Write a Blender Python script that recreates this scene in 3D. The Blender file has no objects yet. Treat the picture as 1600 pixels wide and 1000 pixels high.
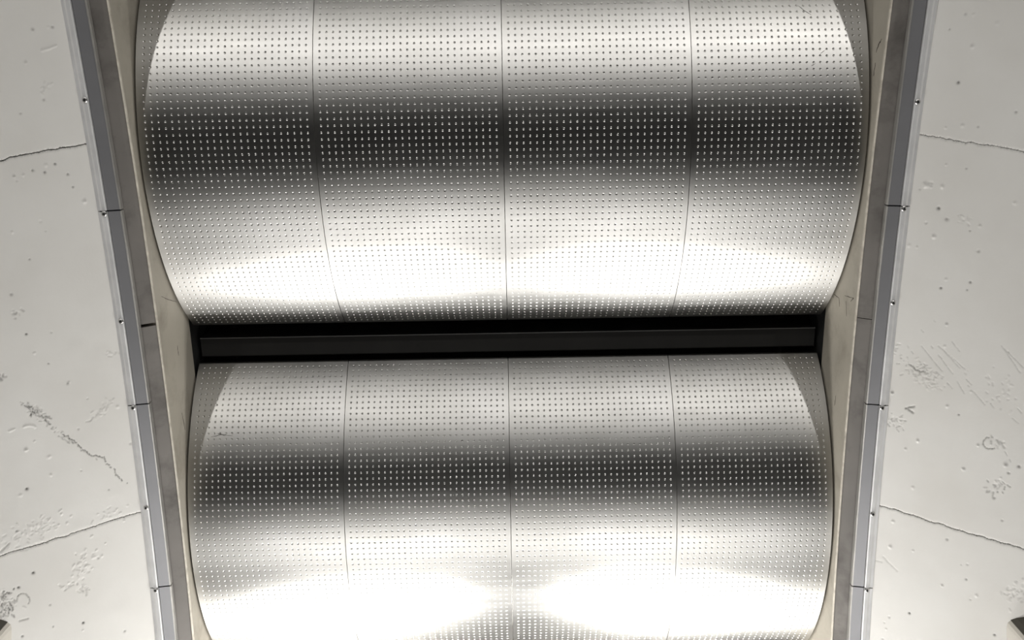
import bpy, bmesh, math, random
import numpy as np
from mathutils import Vector, Matrix

# ------------------------------------------------------------------ camera
CAMZ = 1.60                                   # eye height above the floor
F_PX = 1500.0                                 # focal length in pixels of a 1600 wide frame
TILT = math.radians(24.08)                    # lens axis away from the zenith
ROLL = math.radians(1.0)
CAM = Vector((0.018, 0.0, CAMZ))
FW = Vector((0, math.sin(TILT), math.cos(TILT)))
UP0 = Vector((0, -math.cos(TILT), math.sin(TILT)))
UPV = UP0 * math.cos(ROLL) + Vector((1, 0, 0)) * math.sin(ROLL)
RT = Vector((1, 0, 0)) * math.cos(ROLL) - UP0 * math.sin(ROLL)
scene = bpy.context.scene
col = scene.collection
cd = bpy.data.cameras.new('camera')
cd.sensor_fit = 'HORIZONTAL'; cd.sensor_width = 36.0; cd.lens = 36.0 * F_PX / 1600.0
cd.clip_start = 0.02; cd.clip_end = 100
cam = bpy.data.objects.new('camera', cd); col.objects.link(cam)
M3 = Matrix((RT, UPV, -FW)).transposed()
cam.matrix_world = Matrix.Translation(CAM) @ M3.to_4x4()
scene.camera = cam

# ------------------------------------------------------------------ world, exposure, lamp settings
w = bpy.data.worlds.new('world'); scene.world = w; w.use_nodes = True
w.node_tree.nodes['Background'].inputs[0].default_value = (0.9, 0.92, 1.0, 1)
w.node_tree.nodes['Background'].inputs[1].default_value = 0.004
scene.view_settings.view_transform = 'Standard'
scene.view_settings.look = 'None'
scene.view_settings.gamma = 1.0
scene.view_settings.use_curve_mapping = False
scene.view_settings.exposure = 0.17
LAMPS = [  # x, y, z (height of the lens), power in W, lens radius
    (-0.92, 2.95, 2.05, 22, 0.09), (0.92, 2.95, 2.05, 22, 0.09),
    (-0.70, 3.35, 3.95, 17, 0.08), (0.70, 3.35, 3.95, 17, 0.08),
    (-1.20, 4.60, 3.42, 56, 0.10), (1.20, 4.60, 3.42, 56, 0.10),
    (-2.80, -4.00, 1.70, 66, 0.05), (2.80, -4.00, 1.70, 80, 0.05), (0.0, -4.00, 1.70, 56, 0.06),  # the centre one is an added fill, lightening the shadows at the barrel ends
]
LAMP_COLOR = (1.0, 0.98, 0.95)

# ------------------------------------------------------------------ vault geometry
RV = 12.086                                    # radius of the vault's concrete edge
HV = 3.0888                                    # its crown above the camera
ZC = CAMZ + HV - RV
RD = 0.8751                                    # radius of a metal barrel
OFF = 0.110                                   # apex of the barrel behind the concrete edge
Q0, DQ = 4.03, 6.70                           # direction of the barrels along the vault, degrees
HALF = 1.22                                   # half length of a barrel
BETA = math.radians(43)                       # splay of the concrete flanks

def P(t, X, v):
    """t: angle along the vault, X: across, v: depth into the recess"""
    return Vector((X, (RV + v) * math.sin(t), ZC + (RV + v) * math.cos(t)))

def project(p):
    d = p - CAM
    z = d.dot(FW)
    return 800 + F_PX * d.dot(RT) / z, 500 - F_PX * d.dot(UPV) / z

def t_of(py, X, v):
    lo, hi = math.radians(-12), math.radians(26)
    for _ in range(40):
        m = (lo + hi) / 2
        if project(P(m, X, v))[1] < py: lo = m
        else: hi = m
    return (lo + hi) / 2

X_EDGE = 1.336
def flank(t, s, side):
    return P(t, side * (X_EDGE + s * math.cos(BETA)), -s * math.sin(BETA))

def flank_inv(px, py, side):
    """where on the concrete flank the point seen at (px, py) lies: (t, s)"""
    t, s = 0.1, 0.2
    for _ in range(25):
        f0 = project(flank(t, s, side)); h = 1e-4
        ft = project(flank(t + h, s, side)); fs = project(flank(t, s + h, side))
        a, b = (ft[0] - f0[0]) / h, (fs[0] - f0[0]) / h
        c, d = (ft[1] - f0[1]) / h, (fs[1] - f0[1]) / h
        det = a * d - b * c
        ex, ey = px - f0[0], py - f0[1]
        t += (d * ex - b * ey) / det
        s += (-c * ex + a * ey) / det
    return t, s

# ------------------------------------------------------------------ helpers
def link(o, parent=None):
    col.objects.link(o)
    if parent is not None: o.parent = parent
    return o

def empty(name, loc=(0, 0, 0), parent=None):
    o = bpy.data.objects.new(name, None); o.empty_display_size = 0.1
    o.location = loc
    return link(o, parent)

def mesh_obj(name, verts, faces, mat, parent=None, smooth=False, origin=None):
    me = bpy.data.meshes.new(name)
    if origin is not None:
        verts = [Vector(v) - Vector(origin) for v in verts]
    me.from_pydata([tuple(v) for v in verts], [], faces)
    me.materials.append(mat)
    if smooth: me.shade_smooth()
    me.update()
    o = bpy.data.objects.new(name, me)
    if origin is not None: o.location = origin
    return link(o, parent)

def fix_normals(o):
    bm = bmesh.new(); bm.from_mesh(o.data)
    bmesh.ops.recalc_face_normals(bm, faces=bm.faces)
    bm.to_mesh(o.data); bm.free()
    return o

def tag(o, label=None, cat=None, group=None, kind=None):
    if label: o['label'] = label
    if cat: o['category'] = cat
    if group: o['group'] = group
    if kind: o['kind'] = kind
    return o

def sweep(name, prof, side, t0, t1, mat, parent=None, n=None, bevel=0.0):
    """closed profile [(X, v)...] swept along the vault from t0 to t1"""
    n = n or max(2, int(abs(t1 - t0) / math.radians(0.6)))
    vs, fs = [], []
    k = len(prof)
    for i in range(n + 1):
        t = t0 + (t1 - t0) * i / n
        for X, v in prof: vs.append(P(t, side * X, v))
    for i in range(n):
        for j in range(k):
            a, b = i * k + j, i * k + (j + 1) % k
            fs.append((a, b, b + k, a + k))
    fs.append(tuple(range(k))); fs.append(tuple(n * k + j for j in range(k)))
    o = mesh_obj(name, vs, fs, mat, parent)
    return fix_normals(o)

# ------------------------------------------------------------------ materials
def new_mat(name):
    m = bpy.data.materials.new(name); m.use_nodes = True
    nt = m.node_tree; b = nt.nodes['Principled BSDF']
    return m, nt, b

def nd(nt, typ, **kw):
    n = nt.nodes.new(typ)
    for k, v in kw.items(): setattr(n, k, v)
    return n

def plain(name, color, rough=0.6, metal=0.0, var=0.08, scale=6.0, bump=0.0, bscale=80.0, stain=None, stain_amt=0.0, stain_scale=4.0, rvar=0.0):
    m, nt, b = new_mat(name)
    tc = nd(nt, 'ShaderNodeTexCoord')
    nz = nd(nt, 'ShaderNodeTexNoise'); nz.inputs['Scale'].default_value = scale; nz.inputs['Detail'].default_value = 6
    nt.links.new(tc.outputs['Object'], nz.inputs['Vector'])
    r = nd(nt, 'ShaderNodeMapRange')
    r.inputs['From Min'].default_value = 0.3; r.inputs['From Max'].default_value = 0.7
    r.inputs['To Min'].default_value = 1 - var; r.inputs['To Max'].default_value = 1 + var
    nt.links.new(nz.outputs['Fac'], r.inputs['Value'])
    mx = nd(nt, 'ShaderNodeVectorMath', operation='SCALE')
    mx.inputs[0].default_value = color
    nt.links.new(r.outputs['Result'], mx.inputs['Scale'])
    last = mx.outputs['Vector']
    if stain is not None:
        n2 = nd(nt, 'ShaderNodeTexNoise'); n2.inputs['Scale'].default_value = stain_scale
        n2.inputs['Detail'].default_value = 8; n2.inputs['Roughness'].default_value = 0.65; n2.inputs['Distortion'].default_value = 0.25
        nt.links.new(tc.outputs['Object'], n2.inputs['Vector'])
        r2 = nd(nt, 'ShaderNodeMapRange'); r2.inputs['From Min'].default_value = 0.5; r2.inputs['From Max'].default_value = 0.72
        r2.inputs['To Min'].default_value = 0; r2.inputs['To Max'].default_value = stain_amt
        nt.links.new(n2.outputs['Fac'], r2.inputs['Value'])
        mm = nd(nt, 'ShaderNodeMix', data_type='RGBA')
        nt.links.new(r2.outputs['Result'], mm.inputs['Factor'])
        nt.links.new(last, mm.inputs['A']); mm.inputs['B'].default_value = (*stain, 1)
        last = mm.outputs['Result']
    nt.links.new(last, b.inputs['Base Color'])
    b.inputs['Roughness'].default_value = rough; b.inputs['Metallic'].default_value = metal
    if rvar:
        r3 = nd(nt, 'ShaderNodeMapRange'); r3.inputs['From Min'].default_value = 0.3; r3.inputs['From Max'].default_value = 0.7
        r3.inputs['To Min'].default_value = rough - rvar; r3.inputs['To Max'].default_value = rough + rvar
        nt.links.new(nz.outputs['Fac'], r3.inputs['Value']); nt.links.new(r3.outputs['Result'], b.inputs['Roughness'])
    if bump:
        n3 = nd(nt, 'ShaderNodeTexNoise'); n3.inputs['Scale'].default_value = bscale; n3.inputs['Detail'].default_value = 4
        nt.links.new(tc.outputs['Object'], n3.inputs['Vector'])
        bp = nd(nt, 'ShaderNodeBump'); bp.inputs['Strength'].default_value = bump; bp.inputs['Distance'].default_value = 0.004
        nt.links.new(n3.outputs['Fac'], bp.inputs['Height']); nt.links.new(bp.outputs['Normal'], b.inputs['Normal'])
    return m

def barrel_metal():
    m, nt, b = new_mat('satin_aluminium')
    tc = nd(nt, 'ShaderNodeTexCoord')
    mp = nd(nt, 'ShaderNodeMapping'); mp.inputs['Scale'].default_value = (2.0, 14.0, 14.0)
    nt.links.new(tc.outputs['Object'], mp.inputs['Vector'])
    nz = nd(nt, 'ShaderNodeTexNoise'); nz.inputs['Scale'].default_value = 2.5; nz.inputs['Detail'].default_value = 5
    nt.links.new(mp.outputs['Vector'], nz.inputs['Vector'])
    r = nd(nt, 'ShaderNodeMapRange'); r.inputs['From Min'].default_value = 0.25; r.inputs['From Max'].default_value = 0.75
    r.inputs['To Min'].default_value = 0.425; r.inputs['To Max'].default_value = 0.465
    nt.links.new(nz.outputs['Fac'], r.inputs['Value'])
    # faint grime
    n2 = nd(nt, 'ShaderNodeTexNoise'); n2.inputs['Scale'].default_value = 3.0; n2.inputs['Detail'].default_value = 7
    nt.links.new(tc.outputs['Object'], n2.inputs['Vector'])
    cr = nd(nt, 'ShaderNodeValToRGB')
    cr.color_ramp.elements[0].position = 0.35; cr.color_ramp.elements[0].color = (0.545, 0.538, 0.515, 1)
    cr.color_ramp.elements[1].position = 0.6; cr.color_ramp.elements[1].color = (0.59, 0.583, 0.565, 1)
    nt.links.new(n2.outputs['Fac'], cr.inputs['Fac'])
    g = nd(nt, 'ShaderNodeBsdfAnisotropic', distribution='BECKMANN')
    nt.links.new(cr.outputs['Color'], g.inputs['Color']); nt.links.new(r.outputs['Result'], g.inputs['Roughness'])
    g2 = nd(nt, 'ShaderNodeBsdfAnisotropic', distribution='GGX')
    nt.links.new(cr.outputs['Color'], g2.inputs['Color']); nt.links.new(r.outputs['Result'], g2.inputs['Roughness'])
    tg = nd(nt, 'ShaderNodeTangent', direction_type='RADIAL', axis='X')
    for q in (g, g2):
        nt.links.new(tg.outputs['Tangent'], q.inputs['Tangent']); q.inputs['Anisotropy'].default_value = 0.16
    ms = nd(nt, 'ShaderNodeMixShader'); ms.inputs[0].default_value = 0.20
    nt.links.new(g.outputs['BSDF'], ms.inputs[1]); nt.links.new(g2.outputs['BSDF'], ms.inputs[2])
    nt.links.new(ms.outputs[0], nt.nodes['Material Output'].inputs['Surface'])
    nt.nodes.remove(b)
    return m

def concrete_mat():
    m, nt, b = new_mat('painted_concrete')
    tc = nd(nt, 'ShaderNodeTexCoord')
    nz = nd(nt, 'ShaderNodeTexNoise'); nz.inputs['Scale'].default_value = 3.0; nz.inputs['Detail'].default_value = 6
    nt.links.new(tc.outputs['Object'], nz.inputs['Vector'])
    cr = nd(nt, 'ShaderNodeValToRGB')
    cr.color_ramp.elements[0].position = 0.3; cr.color_ramp.elements[0].color = (0.67, 0.655, 0.62, 1)
    cr.color_ramp.elements[1].position = 0.7; cr.color_ramp.elements[1].color = (0.73, 0.72, 0.69, 1)
    nt.links.new(nz.outputs['Fac'], cr.inputs['Fac'])
    at = nd(nt, 'ShaderNodeAttribute', attribute_name='dirt')
    mx = nd(nt, 'ShaderNodeMix', data_type='RGBA')
    nt.links.new(at.outputs['Fac'], mx.inputs['Factor'])
    nt.links.new(cr.outputs['Color'], mx.inputs['A']); mx.inputs['B'].default_value = (0.045, 0.04, 0.033, 1)
    nt.links.new(mx.outputs['Result'], b.inputs['Base Color'])
    b.inputs['Roughness'].default_value = 0.62
    n3 = nd(nt, 'ShaderNodeTexNoise'); n3.inputs['Scale'].default_value = 120; n3.inputs['Detail'].default_value = 3
    nt.links.new(tc.outputs['Object'], n3.inputs['Vector'])
    bp = nd(nt, 'ShaderNodeBump'); bp.inputs['Strength'].default_value = 0.10; bp.inputs['Distance'].default_value = 0.002
    nt.links.new(n3.outputs['Fac'], bp.inputs['Height']); nt.links.new(bp.outputs['Normal'], b.inputs['Normal'])
    return m

MT = dict(
    barrel=barrel_metal(),
    concrete=concrete_mat(),
    flange=plain('bright_aluminium_flange', (0.80, 0.80, 0.80), 0.4, 0.35, var=0.06, scale=14, rvar=0.05),
    face=plain('grey_anodised_trim', (0.24, 0.24, 0.25), 0.42, 0.4, var=0.05, scale=5),
    lip=plain('worn_metal_lip', (0.42, 0.41, 0.39), 0.4, 0.6, var=0.1, scale=20),
    back=plain('stained_grey_plate', (0.17, 0.158, 0.145), 0.55, 0.2, var=0.14, scale=5, stain=(0.05, 0.043, 0.037), stain_amt=0.7, stain_scale=6),
    cream=plain('cream_plaster', (0.42, 0.388, 0.325), 0.7, 0, var=0.08, scale=4, stain=(0.20, 0.17, 0.13), stain_amt=0.55, stain_scale=5, bump=0.2, bscale=40),
    bead=plain('cream_sealant', (0.62, 0.58, 0.50), 0.6, 0, var=0.15, scale=30, stain=(0.2, 0.16, 0.12), stain_amt=0.5, stain_scale=22),
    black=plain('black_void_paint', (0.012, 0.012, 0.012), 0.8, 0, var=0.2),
    beam=plain('dark_steel_beam', (0.014, 0.0135, 0.0125), 0.75, 0.0, var=0.15, scale=5),
    edge=plain('beam_edge_highlight', (0.06, 0.058, 0.055), 0.6, 0.0, var=0.2),
    mark=plain('rust_brown_mark', (0.05, 0.038, 0.028), 0.8, 0.0, var=0.3, scale=40),
    scuff=plain('grey_scuff', (0.16, 0.155, 0.145), 0.6, 0.0, var=0.3, scale=40),
    screw=plain('zinc_screw', (0.62, 0.61, 0.60), 0.28, 1.0, var=0.05),
    slot=plain('screw_recess', (0.02, 0.02, 0.02), 0.6, 0.2, var=0.05),
    floor=plain('dark_floor_tiles', (0.035, 0.035, 0.037), 0.6, 0, var=0.2, scale=3),
    wall=plain('dark_wall_render', (0.10, 0.098, 0.095), 0.8, 0, var=0.12, scale=3, bump=0.2),
    housing=plain('cream_enamel_housing', (0.60, 0.57, 0.51), 0.45, 0, var=0.06, scale=8, stain=(0.25, 0.22, 0.18), stain_amt=0.4, stain_scale=8),
    end_shade=plain('dark_olive_end_shade', (0.07, 0.064, 0.05), 0.6, 0, var=0.1),
    housing_dark=plain('dark_rubber_cap', (0.05, 0.047, 0.04), 0.6, 0, var=0.1),
    post=plain('lamp_post_paint', (0.12, 0.12, 0.125), 0.5, 0.3, var=0.06),
)
MT['beam'].node_tree.nodes['Principled BSDF'].inputs['Specular IOR Level'].default_value = 0.15
m, nt, b = new_mat('lamp_glass')
b.inputs['Base Color'].default_value = (0.9, 0.9, 0.88, 1)
b.inputs['Emission Color'].default_value = (*LAMP_COLOR, 1); b.inputs['Emission Strength'].default_value = 6.0
MT['lens'] = m

T0, T1 = math.radians(-11.5), math.radians(24.5)

# ------------------------------------------------------------------ the hall around: floor, walls, ceiling void
def slab(name, x0, x1, y0, y1, z0, z1, mat, parent=None, kind=None):
    vs = [(x, y, z) for z in (z0, z1) for y in (y0, y1) for x in (x0, x1)]
    fs = [(0, 2, 3, 1), (4, 5, 7, 6), (0, 1, 5, 4), (2, 6, 7, 3), (0, 4, 6, 2), (1, 3, 7, 5)]
    o = mesh_obj(name, vs, fs, mat, parent)
    if kind: o['kind'] = kind
    return o
slab('floor', -5.2, 5.2, -7.6, 6.2, -0.12, 0.0, MT['floor'], kind='structure')
tag(bpy.data.objects['floor'], 'dark floor of the hall under the vault')
for nm, a in (('wall_back', (-5.2, 5.2, -7.8, -7.6)), ('wall_front', (-5.2, 5.2, 6.2, 6.4))):
    o = slab(nm, *a, 0.0, 4.6, MT['wall'], kind='structure')

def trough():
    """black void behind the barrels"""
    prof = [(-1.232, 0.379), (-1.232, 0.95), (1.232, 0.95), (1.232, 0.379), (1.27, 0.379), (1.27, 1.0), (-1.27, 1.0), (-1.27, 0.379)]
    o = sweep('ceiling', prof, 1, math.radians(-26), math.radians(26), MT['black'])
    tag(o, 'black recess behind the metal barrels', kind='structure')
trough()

# ------------------------------------------------------------------ dimpled barrels
PITCH = 0.0225
DS = PITCH / RD
S0, S1 = math.radians(-49.0), math.radians(48.0)
NROW = 64
SM = ((S1 - S0) - NROW * DS) / 2

def panel_mesh(name, width, ncol, left_margin):
    """one curved sheet, local x from 0 to width, dimples pressed in"""
    V, N, Fc = [], [], []
    def cyl(x, s, depth=0.0):
        r = RD - depth
        return (x, r * math.sin(s), -r * math.cos(s)), (0.0, math.sin(s), -math.cos(s))
    def add(x, s, depth=0.0, nrm=None):
        p, n = cyl(x, s, depth)
        V.append(p); N.append(nrm if nrm is not None else n)
        return len(V) - 1
    xs = [left_margin + i * PITCH for i in range(ncol + 1)]
    ss = [S0 + SM + j * DS for j in range(NROW + 1)]
    grid = [[add(x, s) for x in xs] for s in ss]
    # dimples
    r0 = 0.0045
    rings = [(1.0, 0.0, 0.0), (0.80, 0.0004, 0.55), (0.40, 0.0017, 0.45)]   # radius factor, depth, tilt
    for j in range(NROW):
        for i in range(ncol):
            cx = (xs[i] + xs[i + 1]) / 2; cs = (ss[j] + ss[j + 1]) / 2
            rid = []
            for rf, dp, tilt in rings:
                ring = []
                for k in range(12):
                    a = k * math.pi / 6
                    dx, dy = math.cos(a), math.sin(a)
                    s = cs + dy * r0 * rf / RD
                    nb = Vector((0, math.sin(s), -math.cos(s)))
                    tx = Vector((1, 0, 0)); ty = Vector((0, math.cos(s), math.sin(s)))
                    # concave: normals lean to the middle of the dimple
                    nn = (nb - (tx * dx + ty * dy) * tilt).normalized()
                    ring.append(add(cx + dx * r0 * rf, s, dp, tuple(nn)))
                rid.append(ring)
            c = add(cx, cs, 0.0022)
            c00, c10, c11, c01 = grid[j][i], grid[j][i + 1], grid[j + 1][i + 1], grid[j + 1][i]
            R = rid[0]
            for (ca, cb, m0) in ((c10, c11, 0), (c11, c01, 3), (c01, c00, 6), (c00, c10, 9)):
                rm, rp, rq = R[(m0 - 1) % 12], R[m0], R[(m0 + 1) % 12]
                Fc.append((ca, cb, rp)); Fc.append((cb, rq, rp)); Fc.append((ca, rp, rm))
                Fc.append((cb, R[(m0 + 2) % 12], rq))
            for a, bq in zip(rid[:-1], rid[1:]):
                for k in range(12):
                    k2 = (k + 1) % 12
                    Fc.append((a[k], a[k2], bq[k2], bq[k]))
            L = rid[-1]
            for k in range(12): Fc.append((L[k], L[(k + 1) % 12], c))
    # side margins with folded returns
    def strip(colA, colB, flip=False):
        for j in range(len(colA) - 1):
            f = (colA[j], colB[j], colB[j + 1], colA[j + 1])
            Fc.append(f[::-1] if flip else f)
    gap = 0.0005
    Lc = [add(gap + 0.001, s) for s in ss]; Rc = [add(width - gap - 0.001, s) for s in ss]
    strip(Lc, [g[0] for g in grid]); strip([g[-1] for g in grid], Rc)
    L2 = [add(gap, s, 0.001, (-1, 0, 0)) for s in ss]; L3 = [add(gap, s, 0.014, (-1, 0, 0)) for s in ss]
    R2 = [add(width - gap, s, 0.001, (1, 0, 0)) for s in ss]; R3 = [add(width - gap, s, 0.014, (1, 0, 0)) for s in ss]
    strip(L2, Lc); strip(L3, L2); strip(Rc, R2); strip(R2, R3)
    # plain lips along the two straight edges, bent into the recess
    for end, base_s, sg in ((0, S0, -1), (NROW, S1, 1)):
        prev = [Lc[end]] + list(grid[end]) + [Rc[end]]
        xsf = [gap + 0.001] + xs + [width - gap - 0.001]
        steps = [(base_s - sg * 0.012 / RD, 0.0, 0.0), (base_s - sg * 0.004 / RD, 0.0012, 0.7), (base_s, 0.006, 1.4), (base_s, 0.05, 1.57)]
        for s, dp, ang in steps:
            nb = Vector((0, math.sin(s), -math.cos(s))); ty = Vector((0, math.cos(s), math.sin(s)))
            nn = tuple((nb * math.cos(ang) + ty * sg * math.sin(ang)).normalized())
            cur = [add(x, s, dp, nn) for x in xsf]
            for i in range(len(cur) - 1):
                f = (prev[i], prev[i + 1], cur[i + 1], cur[i])
                Fc.append(f if sg > 0 else f[::-1])
            prev = cur
    me = bpy.data.meshes.new(name)
    me.from_pydata(V, [], [f[::-1] for f in Fc])
    me.materials.append(MT['barrel'])
    me.shade_smooth()
    me.normals_split_custom_set_from_vertices(N)
    me.update()
    return me

W_IN = 0.63; W_OUT = HALF - W_IN
me_in = panel_mesh('barrel_panel', W_IN, 27, 0.01125)
me_left = panel_mesh('barrel_panel_end', W_OUT, 25, W_OUT - 25 * PITCH - 0.01125)
me_right = panel_mesh('barrel_panel_end', W_OUT, 25, 0.01125)

BARRELS = [
    (0, 'upper curved aluminium barrel of dimpled sheets above the black slot'),
    (1, 'lower curved aluminium barrel of dimpled sheets below the black slot'),
    (-1, 'curved aluminium barrel past the top edge, before the upper one'),
    (2, 'curved aluminium barrel past the bottom edge, after the lower one'),
]
for k, lab in BARRELS:
    q = math.radians(Q0 + k * DQ)
    c = P(q, 0, OFF + RD)
    e = empty('metal_barrel', c); e.rotation_euler = (-q, 0, 0)
    tag(e, lab, 'ceiling panel', 'dimpled metal barrels in the vault recess')
    for x, me in ((-HALF, me_left), (-W_IN, me_in), (0, me_in), (W_IN, me_right)):
        o = bpy.data.objects.new('dimpled_sheet', me); o.location = (x, 0, 0)
        link(o, e)

# ------------------------------------------------------------------ steel beams in the slots between barrels
for k, lab in ((0, 'dark steel beam in the black slot between the two barrels'),
               (-1, 'dark steel beam in the slot above the upper barrel'),
               (1, 'dark steel beam in the slot under the lower barrel')):
    ta = t_of(521.5, 0, 0.455) + math.radians(k * DQ); tb = t_of(549, 0, 0.455) + math.radians(k * DQ)
    e = empty('steel_beam', P((ta + tb) / 2, 0, 0.455))
    tag(e, lab, 'beam', 'steel beams behind the barrels')
    inv = e.location.copy()
    def bar(nm, a, b, v0, v1, mat, x=1.215):
        vs = [P(t, X, v) - inv for v in (v0, v1) for t in (a, b) for X in (-x, x)]
        fs = [(0, 2, 3, 1), (4, 5, 7, 6), (0, 1, 5, 4), (2, 6, 7, 3), (0, 4, 6, 2), (1, 3, 7, 5)]
        return fix_normals(mesh_obj(nm, vs, fs, mat, e))
    bar('web', ta, tb, 0.455, 0.585, MT['beam'])
    bar('flange_highlight', ta - 0.0004, ta - 0.0001, 0.452, 0.585, MT['edge'])  # highlight along the beam's top edge, painted as a lighter strip
    tc_, td_ = t_of(511.5, 0, 0.525) + math.radians(k * DQ), t_of(516.5, 0, 0.525) + math.radians(k * DQ)
    bar('stiffener', tc_, td_, 0.525, 0.585, MT['beam'])

# ------------------------------------------------------------------ trims along both edges of the recess
rng = random.Random(4)
JOINTS = {-1: (330, 633, 918), 1: (322, 633, 918)}
MIDS = {-1: (156, 502, 793), 1: (159, 473, 803)}
BACKJ = {-1: (508,), 1: (498,)}
def cut_list(ys, X, v):
    return [T0] + [t_of(y, X, v) for y in ys] + [T1]

def screw_mesh():
    vs, fs = [], []
    prof = [(0.0095, 0.0), (0.0095, 0.0015), (0.0085, 0.0034), (0.0060, 0.0046), (0.0042, 0.0048), (0.0036, 0.0022), (0.0, 0.0020)]
    n = 14
    for r, h in prof[:-1]:
        for k in range(n):
            a = 2 * math.pi * k / n
            vs.append((r * math.cos(a), r * math.sin(a), h))
    vs.append((0, 0, prof[-1][1]))
    for i in range(len(prof) - 2):
        for k in range(n):
            k2 = (k + 1) % n
            fs.append((i * n + k, i * n + k2, (i + 1) * n + k2, (i + 1) * n + k))
    b0 = (len(prof) - 2) * n
    for k in range(n): fs.append((b0 + k, b0 + (k + 1) % n, len(vs) - 1))
    me = bpy.data.meshes.new('screw'); me.from_pydata(vs, [], fs)
    me.materials.append(MT['screw']); me.materials.append(MT['slot'])
    me.shade_smooth()
    for p in me.polygons:
        if p.index >= (len(prof) - 3) * n: p.material_index = 1
    return me
me_screw = screw_mesh()
GAP = math.radians(0.012)

for side, nm, lab in ((-1, 'trim_1', 'grey metal trim along the left edge of the recess'),
                      (1, 'trim_2', 'grey metal trim along the right edge of the recess')):
    tr = empty(nm); tag(tr, lab, kind='structure')
    # bright flange lying on the splayed concrete, with a little shadow gap to the grey face
    cb, sb = math.cos(BETA), math.sin(BETA)
    def fl(s, h):                        # s along the concrete, h proud of it
        return (X_EDGE + s * cb - h * sb, -s * sb - h * cb)
    cuts = cut_list(JOINTS[side], side * 1.325, -0.003)
    for a, b in zip(cuts[:-1], cuts[1:]):
        dz = rng.uniform(-0.0012, 0.0012)
        prof = [(1.3125, 0.004), (1.3120, -0.0075), (1.3150, -0.0100), (1.3250, -0.0105), (1.3320, -0.0075), fl(0.0085 + dz, 0.0025), fl(0.0085 + dz, -0.002)]
        f = sweep('edge_flange', prof, side, a + GAP, b - GAP, MT['flange'], tr)
        # grey face turning into the recess
        prof = [(1.3105, 0.000), (1.2735, 0.008), (1.2735, 0.014), (1.3105, 0.010)]
        g = sweep('face_plate', prof, side, a + GAP, b - GAP, MT['face'], tr)
        prof = [(1.2735, 0.0065), (1.2705, 0.0085), (1.2695, 0.0125), (1.2700, 0.030), (1.2735, 0.030)]
        sweep('rolled_lip', prof, side, a + GAP, b - GAP, MT['lip'], g)
        # screws that sit on this length
        for y in MIDS[side] + JOINTS[side]:
            X, v = 1.3200, -0.0102
            t = t_of(y + (4 if y in JOINTS[side] else 0), side * X, v)
            if not (a < t <= b): continue
            sc = bpy.data.objects.new('screw', me_screw)
            p = P(t, side * X, v)
            nrm = (P(t, side * X, v - 0.1) - p).normalized()
            tx = (P(t + 0.01, side * X, v) - p).normalized()
            ty = nrm.cross(tx)
            sc.matrix_world = Matrix.Translation(p) @ Matrix((tx, ty, nrm)).transposed().to_4x4()
            link(sc, f)
    # stained plate behind the face
    cuts = cut_list(BACKJ[side], side * 1.25, 0.055)
    gp = GAP * (2.2 if side < 0 else 0.5)
    for a, b in zip(cuts[:-1], cuts[1:]):
        prof = [(1.2800, 0.0400), (1.2305, 0.0700), (1.2305, 0.0760), (1.2800, 0.0760)]
        sweep('backing_plate', prof, side, a + gp, b - gp, MT['back'], tr)
    prof = [(1.2265, 0.0690), (1.2295, 0.0660), (1.2325, 0.0690), (1.2320, 0.078), (1.2265, 0.078)]
    sweep('sealant_bead', prof, side, T0, T1, MT['bead'], tr, n=200)

# ------------------------------------------------------------------ plaster reveal between trim and barrels
for side, nm, lab in ((-1, 'wall_reveal_left', 'cream plaster reveal at the left ends of the barrels'),
                      (1, 'wall_reveal_right', 'cream plaster reveal at the right ends of the barrels')):
    prof = [(1.2275, 0.074), (1.2275, 0.386), (1.2315, 0.394), (1.30, 0.394), (1.30, 0.074)]
    o = sweep(nm, prof, side, math.radians(-13), math.radians(25), MT['cream'])
    tag(o, lab, kind='structure')

# ------------------------------------------------------------------ concrete flanks, cut into cast panels
S_MAX = 1.50
def polyline_px(pts, side):
    return [flank_inv(x, y, side) for x, y in pts]

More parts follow.
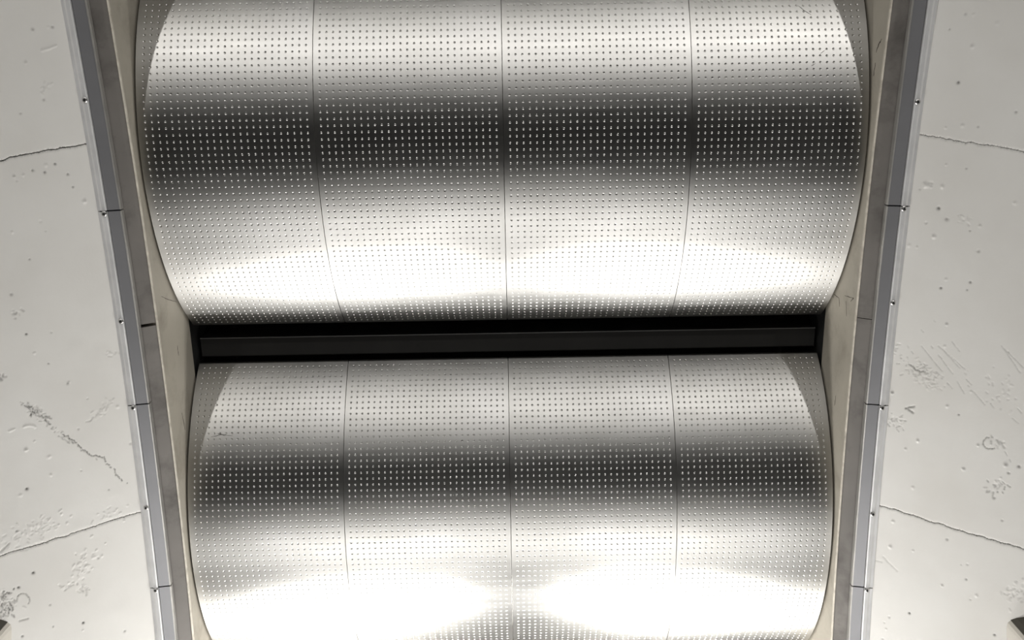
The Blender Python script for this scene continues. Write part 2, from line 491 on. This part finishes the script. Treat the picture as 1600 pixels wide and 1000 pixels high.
class Relief:
    """height and dirt drawn on the (u = metres along the vault, s) plane of one flank"""
    def __init__(self, side):
        self.side = side
        fine = 0.0022
        ua, ub = RV * math.radians(0.6), RV * math.radians(15.6)        # finely meshed where it is seen closely
        self.U = np.concatenate([np.linspace(RV * T0, ua, 90)[:-1], np.linspace(ua, ub, int((ub - ua) / fine)), np.linspace(ub, RV * T1, 70)[1:]])
        self.S = np.concatenate([np.linspace(0, 0.60, int(0.60 / fine)), np.linspace(0.60, S_MAX, 40)[1:]])
        self.u0, self.u1 = self.U[0], self.U[-1]
        self.nu, self.ns = len(self.U) - 1, len(self.S) - 1
        self.h = np.zeros((self.nu + 1, self.ns + 1)); self.d = np.zeros_like(self.h)
        self.r = np.random.RandomState(11 + side)
        # gentle unevenness
        for sc, am in ((0.5, 0.0016), (0.16, 0.0006), (0.05, 0.00022)):
            nu = max(3, int((self.u1 - self.u0) / sc)); ns = max(3, int(S_MAX / sc))
            g = self.r.randn(nu + 2, ns + 2)
            a = (self.U - self.u0) / (self.u1 - self.u0) * nu; b = self.S / S_MAX * ns
            ai, bi = np.minimum(a.astype(int), nu), np.minimum(b.astype(int), ns)
            af = (a - ai)[:, None]; bf = (b - bi)[None, :]
            af = af * af * (3 - 2 * af); bf = bf * bf * (3 - 2 * bf)
            G = (g[ai][:, bi] * (1 - af) * (1 - bf) + g[ai + 1][:, bi] * af * (1 - bf)
                 + g[ai][:, bi + 1] * (1 - af) * bf + g[ai + 1][:, bi + 1] * af * bf)
            self.h += G * am
    def px(self, x, y):
        t, s = flank_inv(x, y, self.side); return np.array((RV * t, s))
    def blob(self, c, rad, dh, dd=0.0, sharp=2.0):
        i0, i1 = np.searchsorted(self.U, [c[0] - 3 * rad, c[0] + 3 * rad]); j0, j1 = np.searchsorted(self.S, [c[1] - 3 * rad, c[1] + 3 * rad])
        if i1 <= i0 or j1 <= j0: return
        uu = self.U[i0:i1][:, None] - c[0]; sv = self.S[j0:j1][None, :] - c[1]
        g = np.exp(-((uu * uu + sv * sv) / (rad * rad)) ** (sharp / 2))
        self.h[i0:i1, j0:j1] += g * dh
        if dd: self.d[i0:i1, j0:j1] = np.maximum(self.d[i0:i1, j0:j1], g * dd)
    def line(self, pts, rad, dh, dd=0.0, jag=0.0, gaps=0.0, step=0.0016):
        """pts in picture positions on the flank; a groove (dh<0) or ridge with broken edges"""
        q = [self.px(*p) for p in pts]
        for a, b in zip(q[:-1], q[1:]):
            n = max(2, int(np.linalg.norm(b - a) / step))
            dv = (b - a) / max(1e-9, np.linalg.norm(b - a)); nv = np.array((-dv[1], dv[0]))
            wob = 0.0; on = True
            for k in range(n):
                if gaps and self.r.rand() < 0.09: on = self.r.rand() > gaps
                wob = 0.86 * wob + self.r.randn() * jag * 0.5
                if not on: continue
                f = 0.6 + 0.8 * self.r.rand()
                self.acc(a + (b - a) * k / n + nv * wob, rad * f, dh, dd * (0.5 + 0.5 * self.r.rand()))
    def acc(self, c, rad, dh, dd):
        i0, i1 = np.searchsorted(self.U, [c[0] - 2.5 * rad, c[0] + 2.5 * rad]); j0, j1 = np.searchsorted(self.S, [c[1] - 2.5 * rad, c[1] + 2.5 * rad])
        if i1 <= i0 or j1 <= j0: return
        uu = self.U[i0:i1][:, None] - c[0]; sv = self.S[j0:j1][None, :] - c[1]
        g = np.exp(-((uu * uu + sv * sv) / (rad * rad)))
        if not hasattr(self, 'rel'): self.rel = np.zeros_like(self.h)
        R = self.rel[i0:i1, j0:j1]
        self.rel[i0:i1, j0:j1] = np.minimum(R, g * dh) if dh < 0 else np.maximum(R, g * dh)
        if dd: self.d[i0:i1, j0:j1] = np.maximum(self.d[i0:i1, j0:j1], g * dd)
    def patch(self, c, w, h, ang, n, rad, dh, dd):
        """cluster of torn flecks around a picture position"""
        ca, sa = math.cos(ang), math.sin(ang)
        for _ in range(n):
            a, b = self.r.randn() * w, self.r.randn() * h
            x, y = c[0] + a * ca - b * sa, c[1] + a * sa + b * ca
            L = self.r.uniform(1, 6); th = ang + self.r.randn() * 0.7
            self.line([(x, y), (x + L * math.cos(th), y + L * math.sin(th))], rad, dh * self.r.choice([1, 1, -0.8]), dd * self.r.rand())
    def pits(self, n):
        for _ in range(n):
            u = self.r.uniform(self.u0, self.u1); s = self.r.uniform(0.01, S_MAX)
            kind = self.r.rand()
            rad = self.r.uniform(0.0022, 0.0050)
            if kind < 0.55: self.blob((u, s), rad, -0.0022, 0.35 * self.r.rand())
            else: self.blob((u, s), rad * 1.25, 0.0022)

def ring_pts(cx, cy, rx, ry, a0, a1, n=16):
    return [(cx + rx * math.cos(math.radians(a0 + (a1 - a0) * k / n)), cy + ry * math.sin(math.radians(a0 + (a1 - a0) * k / n))) for k in range(n + 1)]

RL = Relief(-1)
RL.line([(33, 632), (70, 655), (78, 664), (95, 676), (120, 692), (142, 711), (162, 714), (166, 724), (178, 733), (190, 749), (202, 755)], 0.0017, -0.0024, 0.85, jag=0.0026, gaps=0.45)
RL.patch((57, 643), 14, 4, 0.55, 60, 0.0018, -0.0020, 0.8)
RL.patch((105, 686), 22, 3, 0.6, 30, 0.0018, -0.0018, 0.6)
RL.patch((1, 592), 3, 4, 0.6, 10, 0.0028, -0.0024, 0.6)
RL.line([(135, 659), (150, 648), (165, 636), (180, 622)], 0.0026, -0.0014, 0.12, jag=0.004, gaps=0.5)
RL.patch((158, 640), 14, 4, -0.75, 26, 0.0026, 0.0014, 0.05)
RL.line(ring_pts(46, 668, 9, 3, 190, 355), 0.0030, 0.0026)
RL.line([(14, 674), (24, 670)], 0.003, 0.002)
RL.line(ring_pts(36, 937, 10, 10, 160, 400), 0.0018, -0.0020, 0.55, jag=0.001)
RL.patch((10, 948), 9, 9, 0.9, 80, 0.0020, -0.0022, 0.9)
RL.patch((3, 928), 3, 3, 0.9, 12, 0.0030, -0.0026, 0.7)
RL.line([(30, 970), (45, 966)], 0.003, -0.002, 0.3)
RL.patch((60, 822), 22, 7, -0.3, 50, 0.0028, 0.0018, 0.05)
RL.patch((40, 845), 20, 6, -0.3, 24, 0.0026, -0.0016, 0.12)
RL.patch((130, 885), 12, 8, -0.9, 40, 0.0028, 0.0018, 0.05)
RL.patch((106, 915), 6, 4, -0.6, 16, 0.0026, -0.0018, 0.2)
RL.patch((130, 920), 6, 4, 0.3, 20, 0.0028, -0.0020, 0.25)
RL.patch((165, 805), 14, 4, -0.3, 20, 0.0028, 0.0016, 0.05)
RL.line([(64, 79), (76, 76), (89, 71)], 0.0028, 0.0026, 0)
RL.line([(1, 862), (15, 848)], 0.0030, -0.0020, 0.3)
RL.patch((70, 135), 9, 5, -0.5, 14, 0.0028, 0.0018, 0.1)
RL.patch((178, 553), 9, 3, 0.1, 14, 0.0026, -0.0016, 0.2)
RL.patch((195, 590), 2, 10, 0.1, 14, 0.0028, -0.002, 0.5)
RL.patch((26, 487), 4, 4, 0.7, 8, 0.0028, -0.0022, 0.4)
for x, y, r, h, d in ((51, 47, .0045, .003, .3), (82, 42, .004, -.003, .3), (86, 256, .0035, -.003, .6), (51, 266, .004, -.003, .4), (70, 269, .004, -.003, .5),
                      (40, 98, .004, .003, .1), (22, 276, .004, .003, .2), (106, 272, .004, -.003, .4), (114, 292, .003, -.003, .5), (132, 315, .006, .004, 0),
                      (41, 522, .0035, -.003, .7), (106, 599, .004, -.003, .5), (107, 598, .004, .003, 0), (41, 703, .0055, .004, .1), (42, 764, .005, -.003, .7),
                      (96, 803, .004, .003, 0), (52, 895, .005, -.003, .7), (29, 918, .0045, -.003, .7), (78, 945, .004, -.002, .3), (130, 973, .0045, -.003, .75),
                      (170, 765, .003, -.002, .3), (76, 568, .003, -.002, .4), (46, 405, .003, -.002, .4), (35, 994, .004, -.003, .5), (83, 979, .003, -.002, .4)):
    RL.blob(RL.px(x, y), r, h, d)
RL.pits(330)

RR = Relief(1)
for a, b in (((1418, 540), (1448, 580)), ((1440, 540), (1472, 580)), ((1455, 540), (1490, 585)), ((1466, 540), (1512, 580)), ((1475, 548), (1510, 585)), ((1480, 598), (1494, 612)),
             ((1496, 596), (1507, 615)), ((1510, 592), (1518, 602)), ((1513, 602), (1540, 633)), ((1548, 630), (1560, 646)), ((1565, 540), (1600, 590)), ((1570, 545), (1600, 575)),
             ((1440, 515), (1462, 546)), ((1460, 500), (1500, 550)), ((1590, 638), (1600, 650)), ((1582, 653), (1592, 662)), ((1570, 705), (1580, 722))):
    RR.line([a, b], 0.0014, -0.0013, 0.22, jag=0.0006, gaps=0.3)
RR.patch((1438, 580), 16, 7, 0.5, 90, 0.0018, -0.0015, 0.3)
RR.patch((1445, 592), 14, 6, 0.5, 40, 0.0020, 0.0014, 0.0)
RR.line([(1420, 569), (1432, 578), (1446, 582)], 0.0022, -0.0024, 0.6, jag=0.002)
RR.line([(1415, 638), (1430, 635)], 0.0026, -0.0026, 0.7, jag=0.001); RR.line([(1418, 639), (1427, 645)], 0.003, -0.0028, 0.5)
RR.patch((1398, 658), 8, 5, 0.7, 34, 0.0020, -0.0018, 0.4)
RR.line(ring_pts(1548, 692, 12, 9, 60, 290), 0.0020, -0.0022, 0.6, jag=0.0012)
RR.patch((1556, 692), 5, 4, 0.7, 14, 0.0028, -0.0024, 0.35)
RR.patch((1555, 760), 7, 10, 0.9, 26, 0.0022, -0.0020, 0.55)
RR.patch((1505, 342), 10, 3, 0.35, 16, 0.0026, -0.0016, 0.15)
RR.patch((1450, 290), 5, 4, 0.6, 12, 0.0032, 0.0022, 0.0)
RR.patch((1395, 545), 9, 6, 0.5, 22, 0.0026, 0.0018, 0.1)
RR.line([(1380, 870), (1395, 885), (1402, 892)], 0.0030, -0.0010, 0.12, jag=0.001); RR.line([(1352, 872), (1378, 878)], 0.0030, -0.0010, 0.12)
RR.patch((1565, 610), 16, 20, 0.9, 26, 0.0024, -0.0014, 0.1)
RR.patch((1590, 925), 8, 14, 0.8, 40, 0.0030, -0.0018, 0.15)
for x, y, r, h, d in ((1519, 73, .005, .004, .1), (1497, 129, .0045, -.003, .6), (1508, 22, .004, -.002, .2), (1587, 175, .004, -.003, .3), (1483, 46, .003, -.002, .3),
                      (1528, 198, .003, -.002, .3), (1448, 290, .007, .004, 0), (1472, 292, .006, .003, 0), (1510, 263, .003, -.002, .3), (1466, 325, .005, -.003, .5),
                      (1531, 353, .004, .003, .1), (1459, 370, .006, .004, 0), (1479, 342, .006, -.003, .3), (1467, 326, .004, -.003, .4), (1433, 386, .003, .002, .1),
                      (1516, 441, .004, -.003, .5), (1470, 450, .004, -.003, .6), (1511, 453, .003, -.002, .4), (1479, 507, .004, .003, .2), (1394, 614, .005, .004, .4),
                      (1434, 689, .005, .004, 0), (1505, 733, .005, .004, .2), (1571, 727, .006, .004, .3), (1592, 729, .005, -.003, .5), (1576, 739, .004, -.003, .4),
                      (1421, 958, .004, -.003, .8), (1472, 915, .004, .003, .2), (1510, 905, .004, -.002, .4), (1395, 815, .005, .003, 0), (1391, 855, .006, .003, 0),
                      (1554, 992, .004, -.003, .6), (1498, 648, .003, -.002, .5), (1480, 635, .005, .003, 0), (1415, 702, .004, .003, .1), (1528, 696, .004, .003, .2)):
    RR.blob(RR.px(x, y), r, h, d)
RR.pits(330)

# cast joints between the panels: picture positions along each joint
CAST = {
    -1: [[(137, 225), (115, 228), (90, 232), (60, 238), (30, 243), (0, 251)], [(223, 799), (180, 812), (140, 825), (100, 838), (60, 851), (0, 869)]],
    1: [[(1432, 209), (1475, 216), (1530, 225), (1565, 230), (1600, 238)], [(1371, 790), (1405, 798), (1450, 814), (1500, 829), (1550, 844), (1600, 858)]],
}
def joint_curve(side, pts, S, r):
    q = np.array([(RV * t, s) for t, s in polyline_px(pts, side)])
    o = np.argsort(q[:, 1]); q = q[o]
    u = np.interp(S, q[:, 1], q[:, 0])
    sl1 = (q[-1, 0] - q[0, 0]) / (q[-1, 1] - q[0, 1])
    u = np.where(S > q[-1, 1], q[-1, 0] + (S - q[-1, 1]) * sl1, u)
    u = np.where(S < q[0, 1], q[0, 0] + (S - q[0, 1]) * sl1, u)
    j = np.zeros(len(S)); a = 0
    for k in range(len(S)):
        a = 0.84 * a + r.randn() * 0.0007; j[k] = a
    return u + j

def flank_panels(side, RE, nm, lab):
    root = empty(nm); tag(root, lab, kind='structure')
    rel = RE.h + (RE.rel if hasattr(RE, 'rel') else 0)
    r = np.random.RandomState(77 + side)
    S = RE.S
    js = [joint_curve(side, p, S, r) for p in CAST[side]]
    lo = [np.full(len(S), RV * T0)] + js; hi = js + [np.full(len(S), RV * T1)]
    wid = [0.0028, 0.0022] if side < 0 else [0.0012, 0.0022]
    for k in range(3):
        g0 = 0 if k == 0 else wid[k - 1] / 2 * (0.7 + 0.8 * r.rand(len(S)))
        g1 = 0 if k == 2 else wid[k] / 2 * (0.7 + 0.8 * r.rand(len(S)))
        a, b = lo[k] + g0, hi[k] - g1
        am, bm_ = a.mean(), b.mean()
        inner = RE.U[(RE.U > am + 0.001) & (RE.U < bm_ - 0.001)]
        fr = np.concatenate([[0.0], (inner - am) / (bm_ - am), [1.0]])
        n = len(fr) - 1
        U = a[None, :] + (b - a)[None, :] * fr[:, None]                 # (n+1, ns+1)
        x = np.clip(np.interp(U, RE.U, np.arange(RE.nu + 1)), 0, RE.nu - 1e-6); xi = x.astype(int); xf = x - xi
        J = np.arange(len(S))[None, :].repeat(n + 1, 0)
        H = rel[xi, J] * (1 - xf) + rel[np.minimum(xi + 1, RE.nu), J] * xf
        D = RE.d[xi, J] * (1 - xf) + RE.d[np.minimum(xi + 1, RE.nu), J] * xf
        # eased, chipped arrises at the joints
        for dist, on in ((U - a[None, :], k > 0), (b[None, :] - U, k < 2)):
            if not on: continue
            chip = 0.0035 * (0.5 + r.rand(len(S)))[None, :]
            H = H - 0.0016 * np.exp(-(dist / chip) ** 2)
            D = np.maximum(D, (0.55 * r.rand(n + 1, len(S)) ** 2) * np.exp(-(dist / (chip * 0.8)) ** 2))
        T = U / RV
        SS = S[None, :]
        cb, sb = math.cos(BETA), math.sin(BETA)
        X = X_EDGE + SS * cb - H * sb; Vd = -SS * sb - H * cb
        xyz = np.stack([side * X, (RV + Vd) * np.sin(T), ZC + (RV + Vd) * np.cos(T)], -1)
        Xb = X_EDGE + SS * cb + 0.05 * sb; Vb = -SS * sb + 0.05 * cb       # back of the slab, only its rim is needed
        back = np.stack([side * (Xb + 0 * T), (RV + Vb) * np.sin(T), ZC + (RV + Vb) * np.cos(T)], -1)
        m_, p_ = xyz.shape[:2]
        idx = np.arange(m_ * p_).reshape(m_, p_)
        quads = np.stack([idx[:-1, :-1], idx[1:, :-1], idx[1:, 1:], idx[:-1, 1:]], -1).reshape(-1, 4)
        if side > 0: quads = quads[:, ::-1]
        rim = np.concatenate([idx[0, :], idx[1:, -1], idx[-1, -2::-1], idx[-2:0:-1, 0]])
        bverts = back.reshape(-1, 3)[rim]
        o0 = m_ * p_; nr = len(rim)
        bi = np.arange(nr) + o0
        rq = np.stack([rim, np.roll(rim, -1), np.roll(bi, -1), bi], -1)
        if side > 0: rq = rq[:, ::-1]
        vv = np.concatenate([xyz.reshape(-1, 3), bverts]); ff = np.concatenate([quads, rq])
        me = bpy.data.meshes.new('concrete_panel')
        me.vertices.add(len(vv)); me.vertices.foreach_set('co', vv.astype(np.float32).ravel())
        me.loops.add(len(ff) * 4); me.loops.foreach_set('vertex_index', ff.astype(np.int32).ravel())
        me.polygons.add(len(ff)); me.polygons.foreach_set('loop_start', (np.arange(len(ff)) * 4).astype(np.int32))
        me.update(calc_edges=True)
        sm = np.ones(len(ff), bool); sm[len(quads):] = False
        me.polygons.foreach_set('use_smooth', sm)
        at = me.attributes.new('dirt', 'FLOAT', 'POINT')
        at.data.foreach_set('value', np.concatenate([np.clip(D.ravel() * 1.45, 0, 1), np.full(nr, 0.9)]).astype(np.float32))
        me.materials.append(MT['concrete'])
        me.validate()
        link(bpy.data.objects.new('concrete_panel', me), root)
    # the backing the panels are cast on, seen as the dark line of each joint
    prof = [(X_EDGE + 0.03 * sb + 0.004, 0.03 * cb), (X_EDGE + S_MAX * cb + 0.03 * sb, -S_MAX * sb + 0.03 * cb), (X_EDGE + S_MAX * cb + 0.2, -S_MAX * sb + 0.03 * cb), (X_EDGE + 0.2, 0.2)]
    sweep('joint_backing', prof, side, T0, T1, MT['black'], root)
flank_panels(-1, RL, 'wall_left', 'pale painted concrete flank left of the recess')
flank_panels(1, RR, 'wall_right', 'pale painted concrete flank right of the recess')

# ------------------------------------------------------------------ housings on the concrete in the lower corners
def housing(side, px, py, lab):
    """rounded enamel box with a dark round cap, its long side running down the flank"""
    t, s = flank_inv(px, py, side)
    p = flank(t, s, side)
    along = (flank(*flank_inv(px, py + 60, side), side) - p).normalized()
    nf = (flank(t, s + 0.1, side) - p).cross(flank(t + 0.01, s, side) - p).normalized()
    out = along.cross(nf).normalized()
    if out.x * side < 0: out = -out
    nrm = out.cross(along) if side > 0 else along.cross(out)
    if nrm.z > 0: nrm = -nrm
    e = empty('fixture_housing', p)
    e.matrix_world = Matrix.Translation(p) @ Matrix((out, along, nrm)).transposed().to_4x4()
    if e.matrix_world.determinant() < 0:
        e.matrix_world = Matrix.Translation(p) @ Matrix((-out, along, nrm)).transposed().to_4x4()
        sx = -1
    else: sx = 1
    tag(e, lab, 'fixture', 'housings on the concrete flanks')
    # a tapered box standing out from the concrete: pale sides, shade of the near end painted as a dark plate
    W, L, HT = 0.20, 0.34, 0.17
    rl = e.matrix_world.to_3x3().inverted() @ Vector((0, -math.sin(t), -math.cos(t)))
    def up(x, y, z):                        # stands straight down out of the vault
        return (sx * x + rl.x * z, y + rl.y * z, rl.z * z)
    def ring(z):
        k = z / HT
        o_ = [(W - 0.02 * k, -0.42 * W + 0.01 * k), (0.030, -0.012 + 0.01 * k), (0.012, 0.000 + 0.01 * k), (0.003, 0.010 + 0.01 * k), (0.0 + 0.004 * k, 0.026), (0.0 + 0.004 * k, L), (W - 0.02 * k, L)]
        return o_
    vs, fs = [], []
    for z in (-0.004, HT - 0.012, HT): vs += [up(x, y, z) for x, y in (ring(z) if z < HT else [(x * 0.96 + 0.004, y * 0.97 + 0.005) for x, y in ring(z)])]
    k_ = 7
    for i in range(2):
        for j in range(k_):
            j2 = (j + 1) % k_; fs.append((i * k_ + j, i * k_ + j2, (i + 1) * k_ + j2, (i + 1) * k_ + j))
    fs.append(tuple(2 * k_ + j for j in range(k_))); fs.append(tuple(range(k_))[::-1])
    fix_normals(mesh_obj('body', vs, fs, MT['housing'], e))
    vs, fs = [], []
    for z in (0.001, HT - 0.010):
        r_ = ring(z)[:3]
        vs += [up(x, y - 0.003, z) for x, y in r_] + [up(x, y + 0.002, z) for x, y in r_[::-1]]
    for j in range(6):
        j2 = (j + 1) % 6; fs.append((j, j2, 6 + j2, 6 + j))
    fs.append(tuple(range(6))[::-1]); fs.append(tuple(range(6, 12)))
    fix_normals(mesh_obj('end_shade_plate', vs, fs, MT['end_shade'], e))
    vs, fs = [], []
    n = 18
    for (y, r) in ((0.0, 0.026), (-0.045, 0.026), (-0.052, 0.020), (-0.053, 0.0)):
        for k in range(n):
            a = 2 * math.pi * k / n
            vs.append(up(0.085 + r * math.cos(a), y - 0.03, 0.028 + r * math.sin(a)))
    for i in range(3):
        for k in range(n):
            k2 = (k + 1) % n; fs.append((i * n + k, i * n + k2, (i + 1) * n + k2, (i + 1) * n + k))
    fix_normals(mesh_obj('end_cap', vs, fs, MT['housing_dark'], e, smooth=True))
housing(-1, 18, 971, 'pale rounded housing on the concrete in the lower left corner')
housing(1, 1573, 968, 'pale rounded housing on the concrete in the lower right corner')

# ------------------------------------------------------------------ uplights standing in the hall
def uplight(x, y, z, power, rad, lab):
    e = empty('uplight', (x, y, 0)); tag(e, lab, 'lamp', 'uplights standing in the hall')
    def lathe(nm, prof, mat, n=28):
        vs, fs = [], []
        for r, h in prof:
            for k in range(n):
                a = 2 * math.pi * k / n; vs.append((r * math.cos(a), r * math.sin(a), h))
        for i in range(len(prof) - 1):
            for k in range(n):
                k2 = (k + 1) % n; fs.append((i * n + k, i * n + k2, (i + 1) * n + k2, (i + 1) * n + k))
        return mesh_obj(nm, vs, fs, mat, e, smooth=True)
    lathe('base', [(0.0, 0.04), (0.14, 0.04), (0.16, 0.02), (0.16, 0.0)][::-1], MT['post'])
    lathe('pole', [(0.03, 0.03), (0.03, z - 0.16)], MT['post'])
    lathe('bowl', [(0.03, z - 0.17), (rad * 0.7, z - 0.13), (rad + 0.03, z - 0.03), (rad + 0.03, z + 0.0), (rad + 0.015, z + 0.0), (rad + 0.012, z - 0.025)], MT['post'])
    lathe('lens', [(rad + 0.01, z - 0.02), (rad * 0.6, z - 0.018), (0.0, z - 0.016)], MT['lens'])
    ld = bpy.data.lights.new('uplight_lamp', 'AREA'); ld.shape = 'DISK'; ld.size = rad * 2
    ld.energy = power; ld.color = LAMP_COLOR
    lo = bpy.data.objects.new('lamp', ld); link(lo, e)
    lo.location = (0, 0, z - 0.008)
    tgt = Vector((0, 1.3, CAMZ + HV)) - Vector((x, y, z))
    tgt = (tgt.normalized() + Vector((0, 0, 0.8))).normalized()
    lo.rotation_euler = tgt.to_track_quat('-Z', 'Y').to_euler()
for i, (x, y, z, pw, rad) in enumerate(LAMPS):
    uplight(x, y, z, pw, rad, 'tall floor uplight with a shallow bowl, %s of the barrels on the %s' % ('close ahead' if 0 < y < 3.3 else 'farther ahead' if 0 < y < 4 else 'far ahead' if y > 0 else 'behind', 'left' if x < 0 else 'right' if x > 0 else 'centre line, added as fill'))

# ------------------------------------------------------------------ marks: rust runs on the plaster, scuffs on the sheets
def ray(px, py):
    return (FW * F_PX + RT * (px - 800) + UPV * (500 - py)).normalized()
mr = random.Random(9)
def ribbon(name, pts, nrm_of, width, mat, parent):
    fine = []
    for a, b in zip(pts[:-1], pts[1:]):
        for k in range(6): fine.append(a.lerp(b, k / 6))
    fine.append(pts[-1])
    vs, fs = [], []
    n = len(fine)
    for i, p in enumerate(fine):
        d = (fine[min(i + 1, n - 1)] - fine[max(i - 1, 0)]).normalized()
        nm = nrm_of(p); sd = d.cross(nm).normalized()
        wv = width * (0.35 + 0.65 * mr.random()) * math.sin(math.pi * (0.12 + 0.8 * i / (n - 1)))
        off = sd * mr.uniform(-0.25, 0.25) * width
        for q in (-0.5, 0.5): vs.append(p + off + sd * wv * q + nm * 0.0006)
        for q in (-0.5, 0.5): vs.append(p + off + sd * wv * q - nm * 0.0006)
    for i in range(n - 1):
        a = i * 4; b = a + 4
        fs += [(a, a + 1, b + 1, b), (a + 2, b + 2, b + 3, a + 3), (a, b, b + 2, a + 2), (a + 1, a + 3, b + 3, b + 1)]
    o = fix_normals(mesh_obj(name, vs, fs, mat))
    o.parent = parent
    o.matrix_parent_inverse = parent.matrix_world.inverted()
    return o
bpy.context.view_layer.update()
for side, nm, lines in ((1, 'wall_reveal_right', (([(1378, 61), (1373, 69), (1369, 82)], 0.007), ([(1368, 98), (1365, 119)], 0.006), ([(1303, 460), (1311, 466), (1312, 479)], 0.003),
                                                 ([(1320, 462), (1334, 466), (1329, 471)], 0.003), ([(1322, 470), (1323, 494)], 0.003), ([(1306, 618), (1304, 634)], 0.003))),
                        (-1, 'wall_reveal_left', (([(252, 463), (262, 468), (276, 472)], 0.0025), ([(284, 645), (289, 672)], 0.004), ([(277, 540), (279, 556)], 0.004)))):
    par = bpy.data.objects[nm]
    for pts, wd in lines:
        pp = []
        for x, y in pts:
            d = ray(x, y); lam = (side * 1.2275 - CAM.x) / d.x; pp.append(CAM + d * lam)
        ribbon('rust_mark' if side > 0 else 'hairline_crack', pp, lambda p: Vector((-side, 0, 0)), wd, MT['mark'], par)
def on_barrel(k, x, y):
    q = math.radians(Q0 + k * DQ); c = P(q, 0, OFF + RD); d = ray(x, y)
    oc = CAM - c; oy, oz, dy, dz = oc.y, oc.z, d.y, d.z
    A = dy * dy + dz * dz; B = 2 * (oy * dy + oz * dz); C = oy * oy + oz * oz - RD * RD
    return CAM + d * ((-B - math.sqrt(B * B - 4 * A * C)) / (2 * A)), c
roots = [o for o in bpy.data.objects if o.name.startswith('metal_barrel')]
for k, pts, wd in ((0, [(1246, 8), (1256, 16), (1267, 23)], 0.0024), (0, [(1289, 78), (1281, 85)], 0.0024), (0, [(1274, 99), (1268, 103)], 0.004), (0, [(1262, 442), (1304, 466)], 0.0014),
                   (0, [(335, 445), (339, 458)], 0.0018), (1, [(330, 683), (346, 679), (364, 681)], 0.0040), (1, [(340, 677), (352, 681)], 0.004)):
    hits = [on_barrel(k, x, y) for x, y in pts]
    c = hits[0][1]
    par = roots[k]
    sheet = min((ch for ch in par.children if ch.name.startswith('dimpled_sheet')), key=lambda ch: abs(ch.matrix_world.translation.x + 0.31 - hits[0][0].x))
    ribbon('scuff_mark', [h[0] for h in hits], lambda p: Vector((0, p.y - c.y, p.z - c.z)).normalized(), wd, MT['scuff'], sheet)
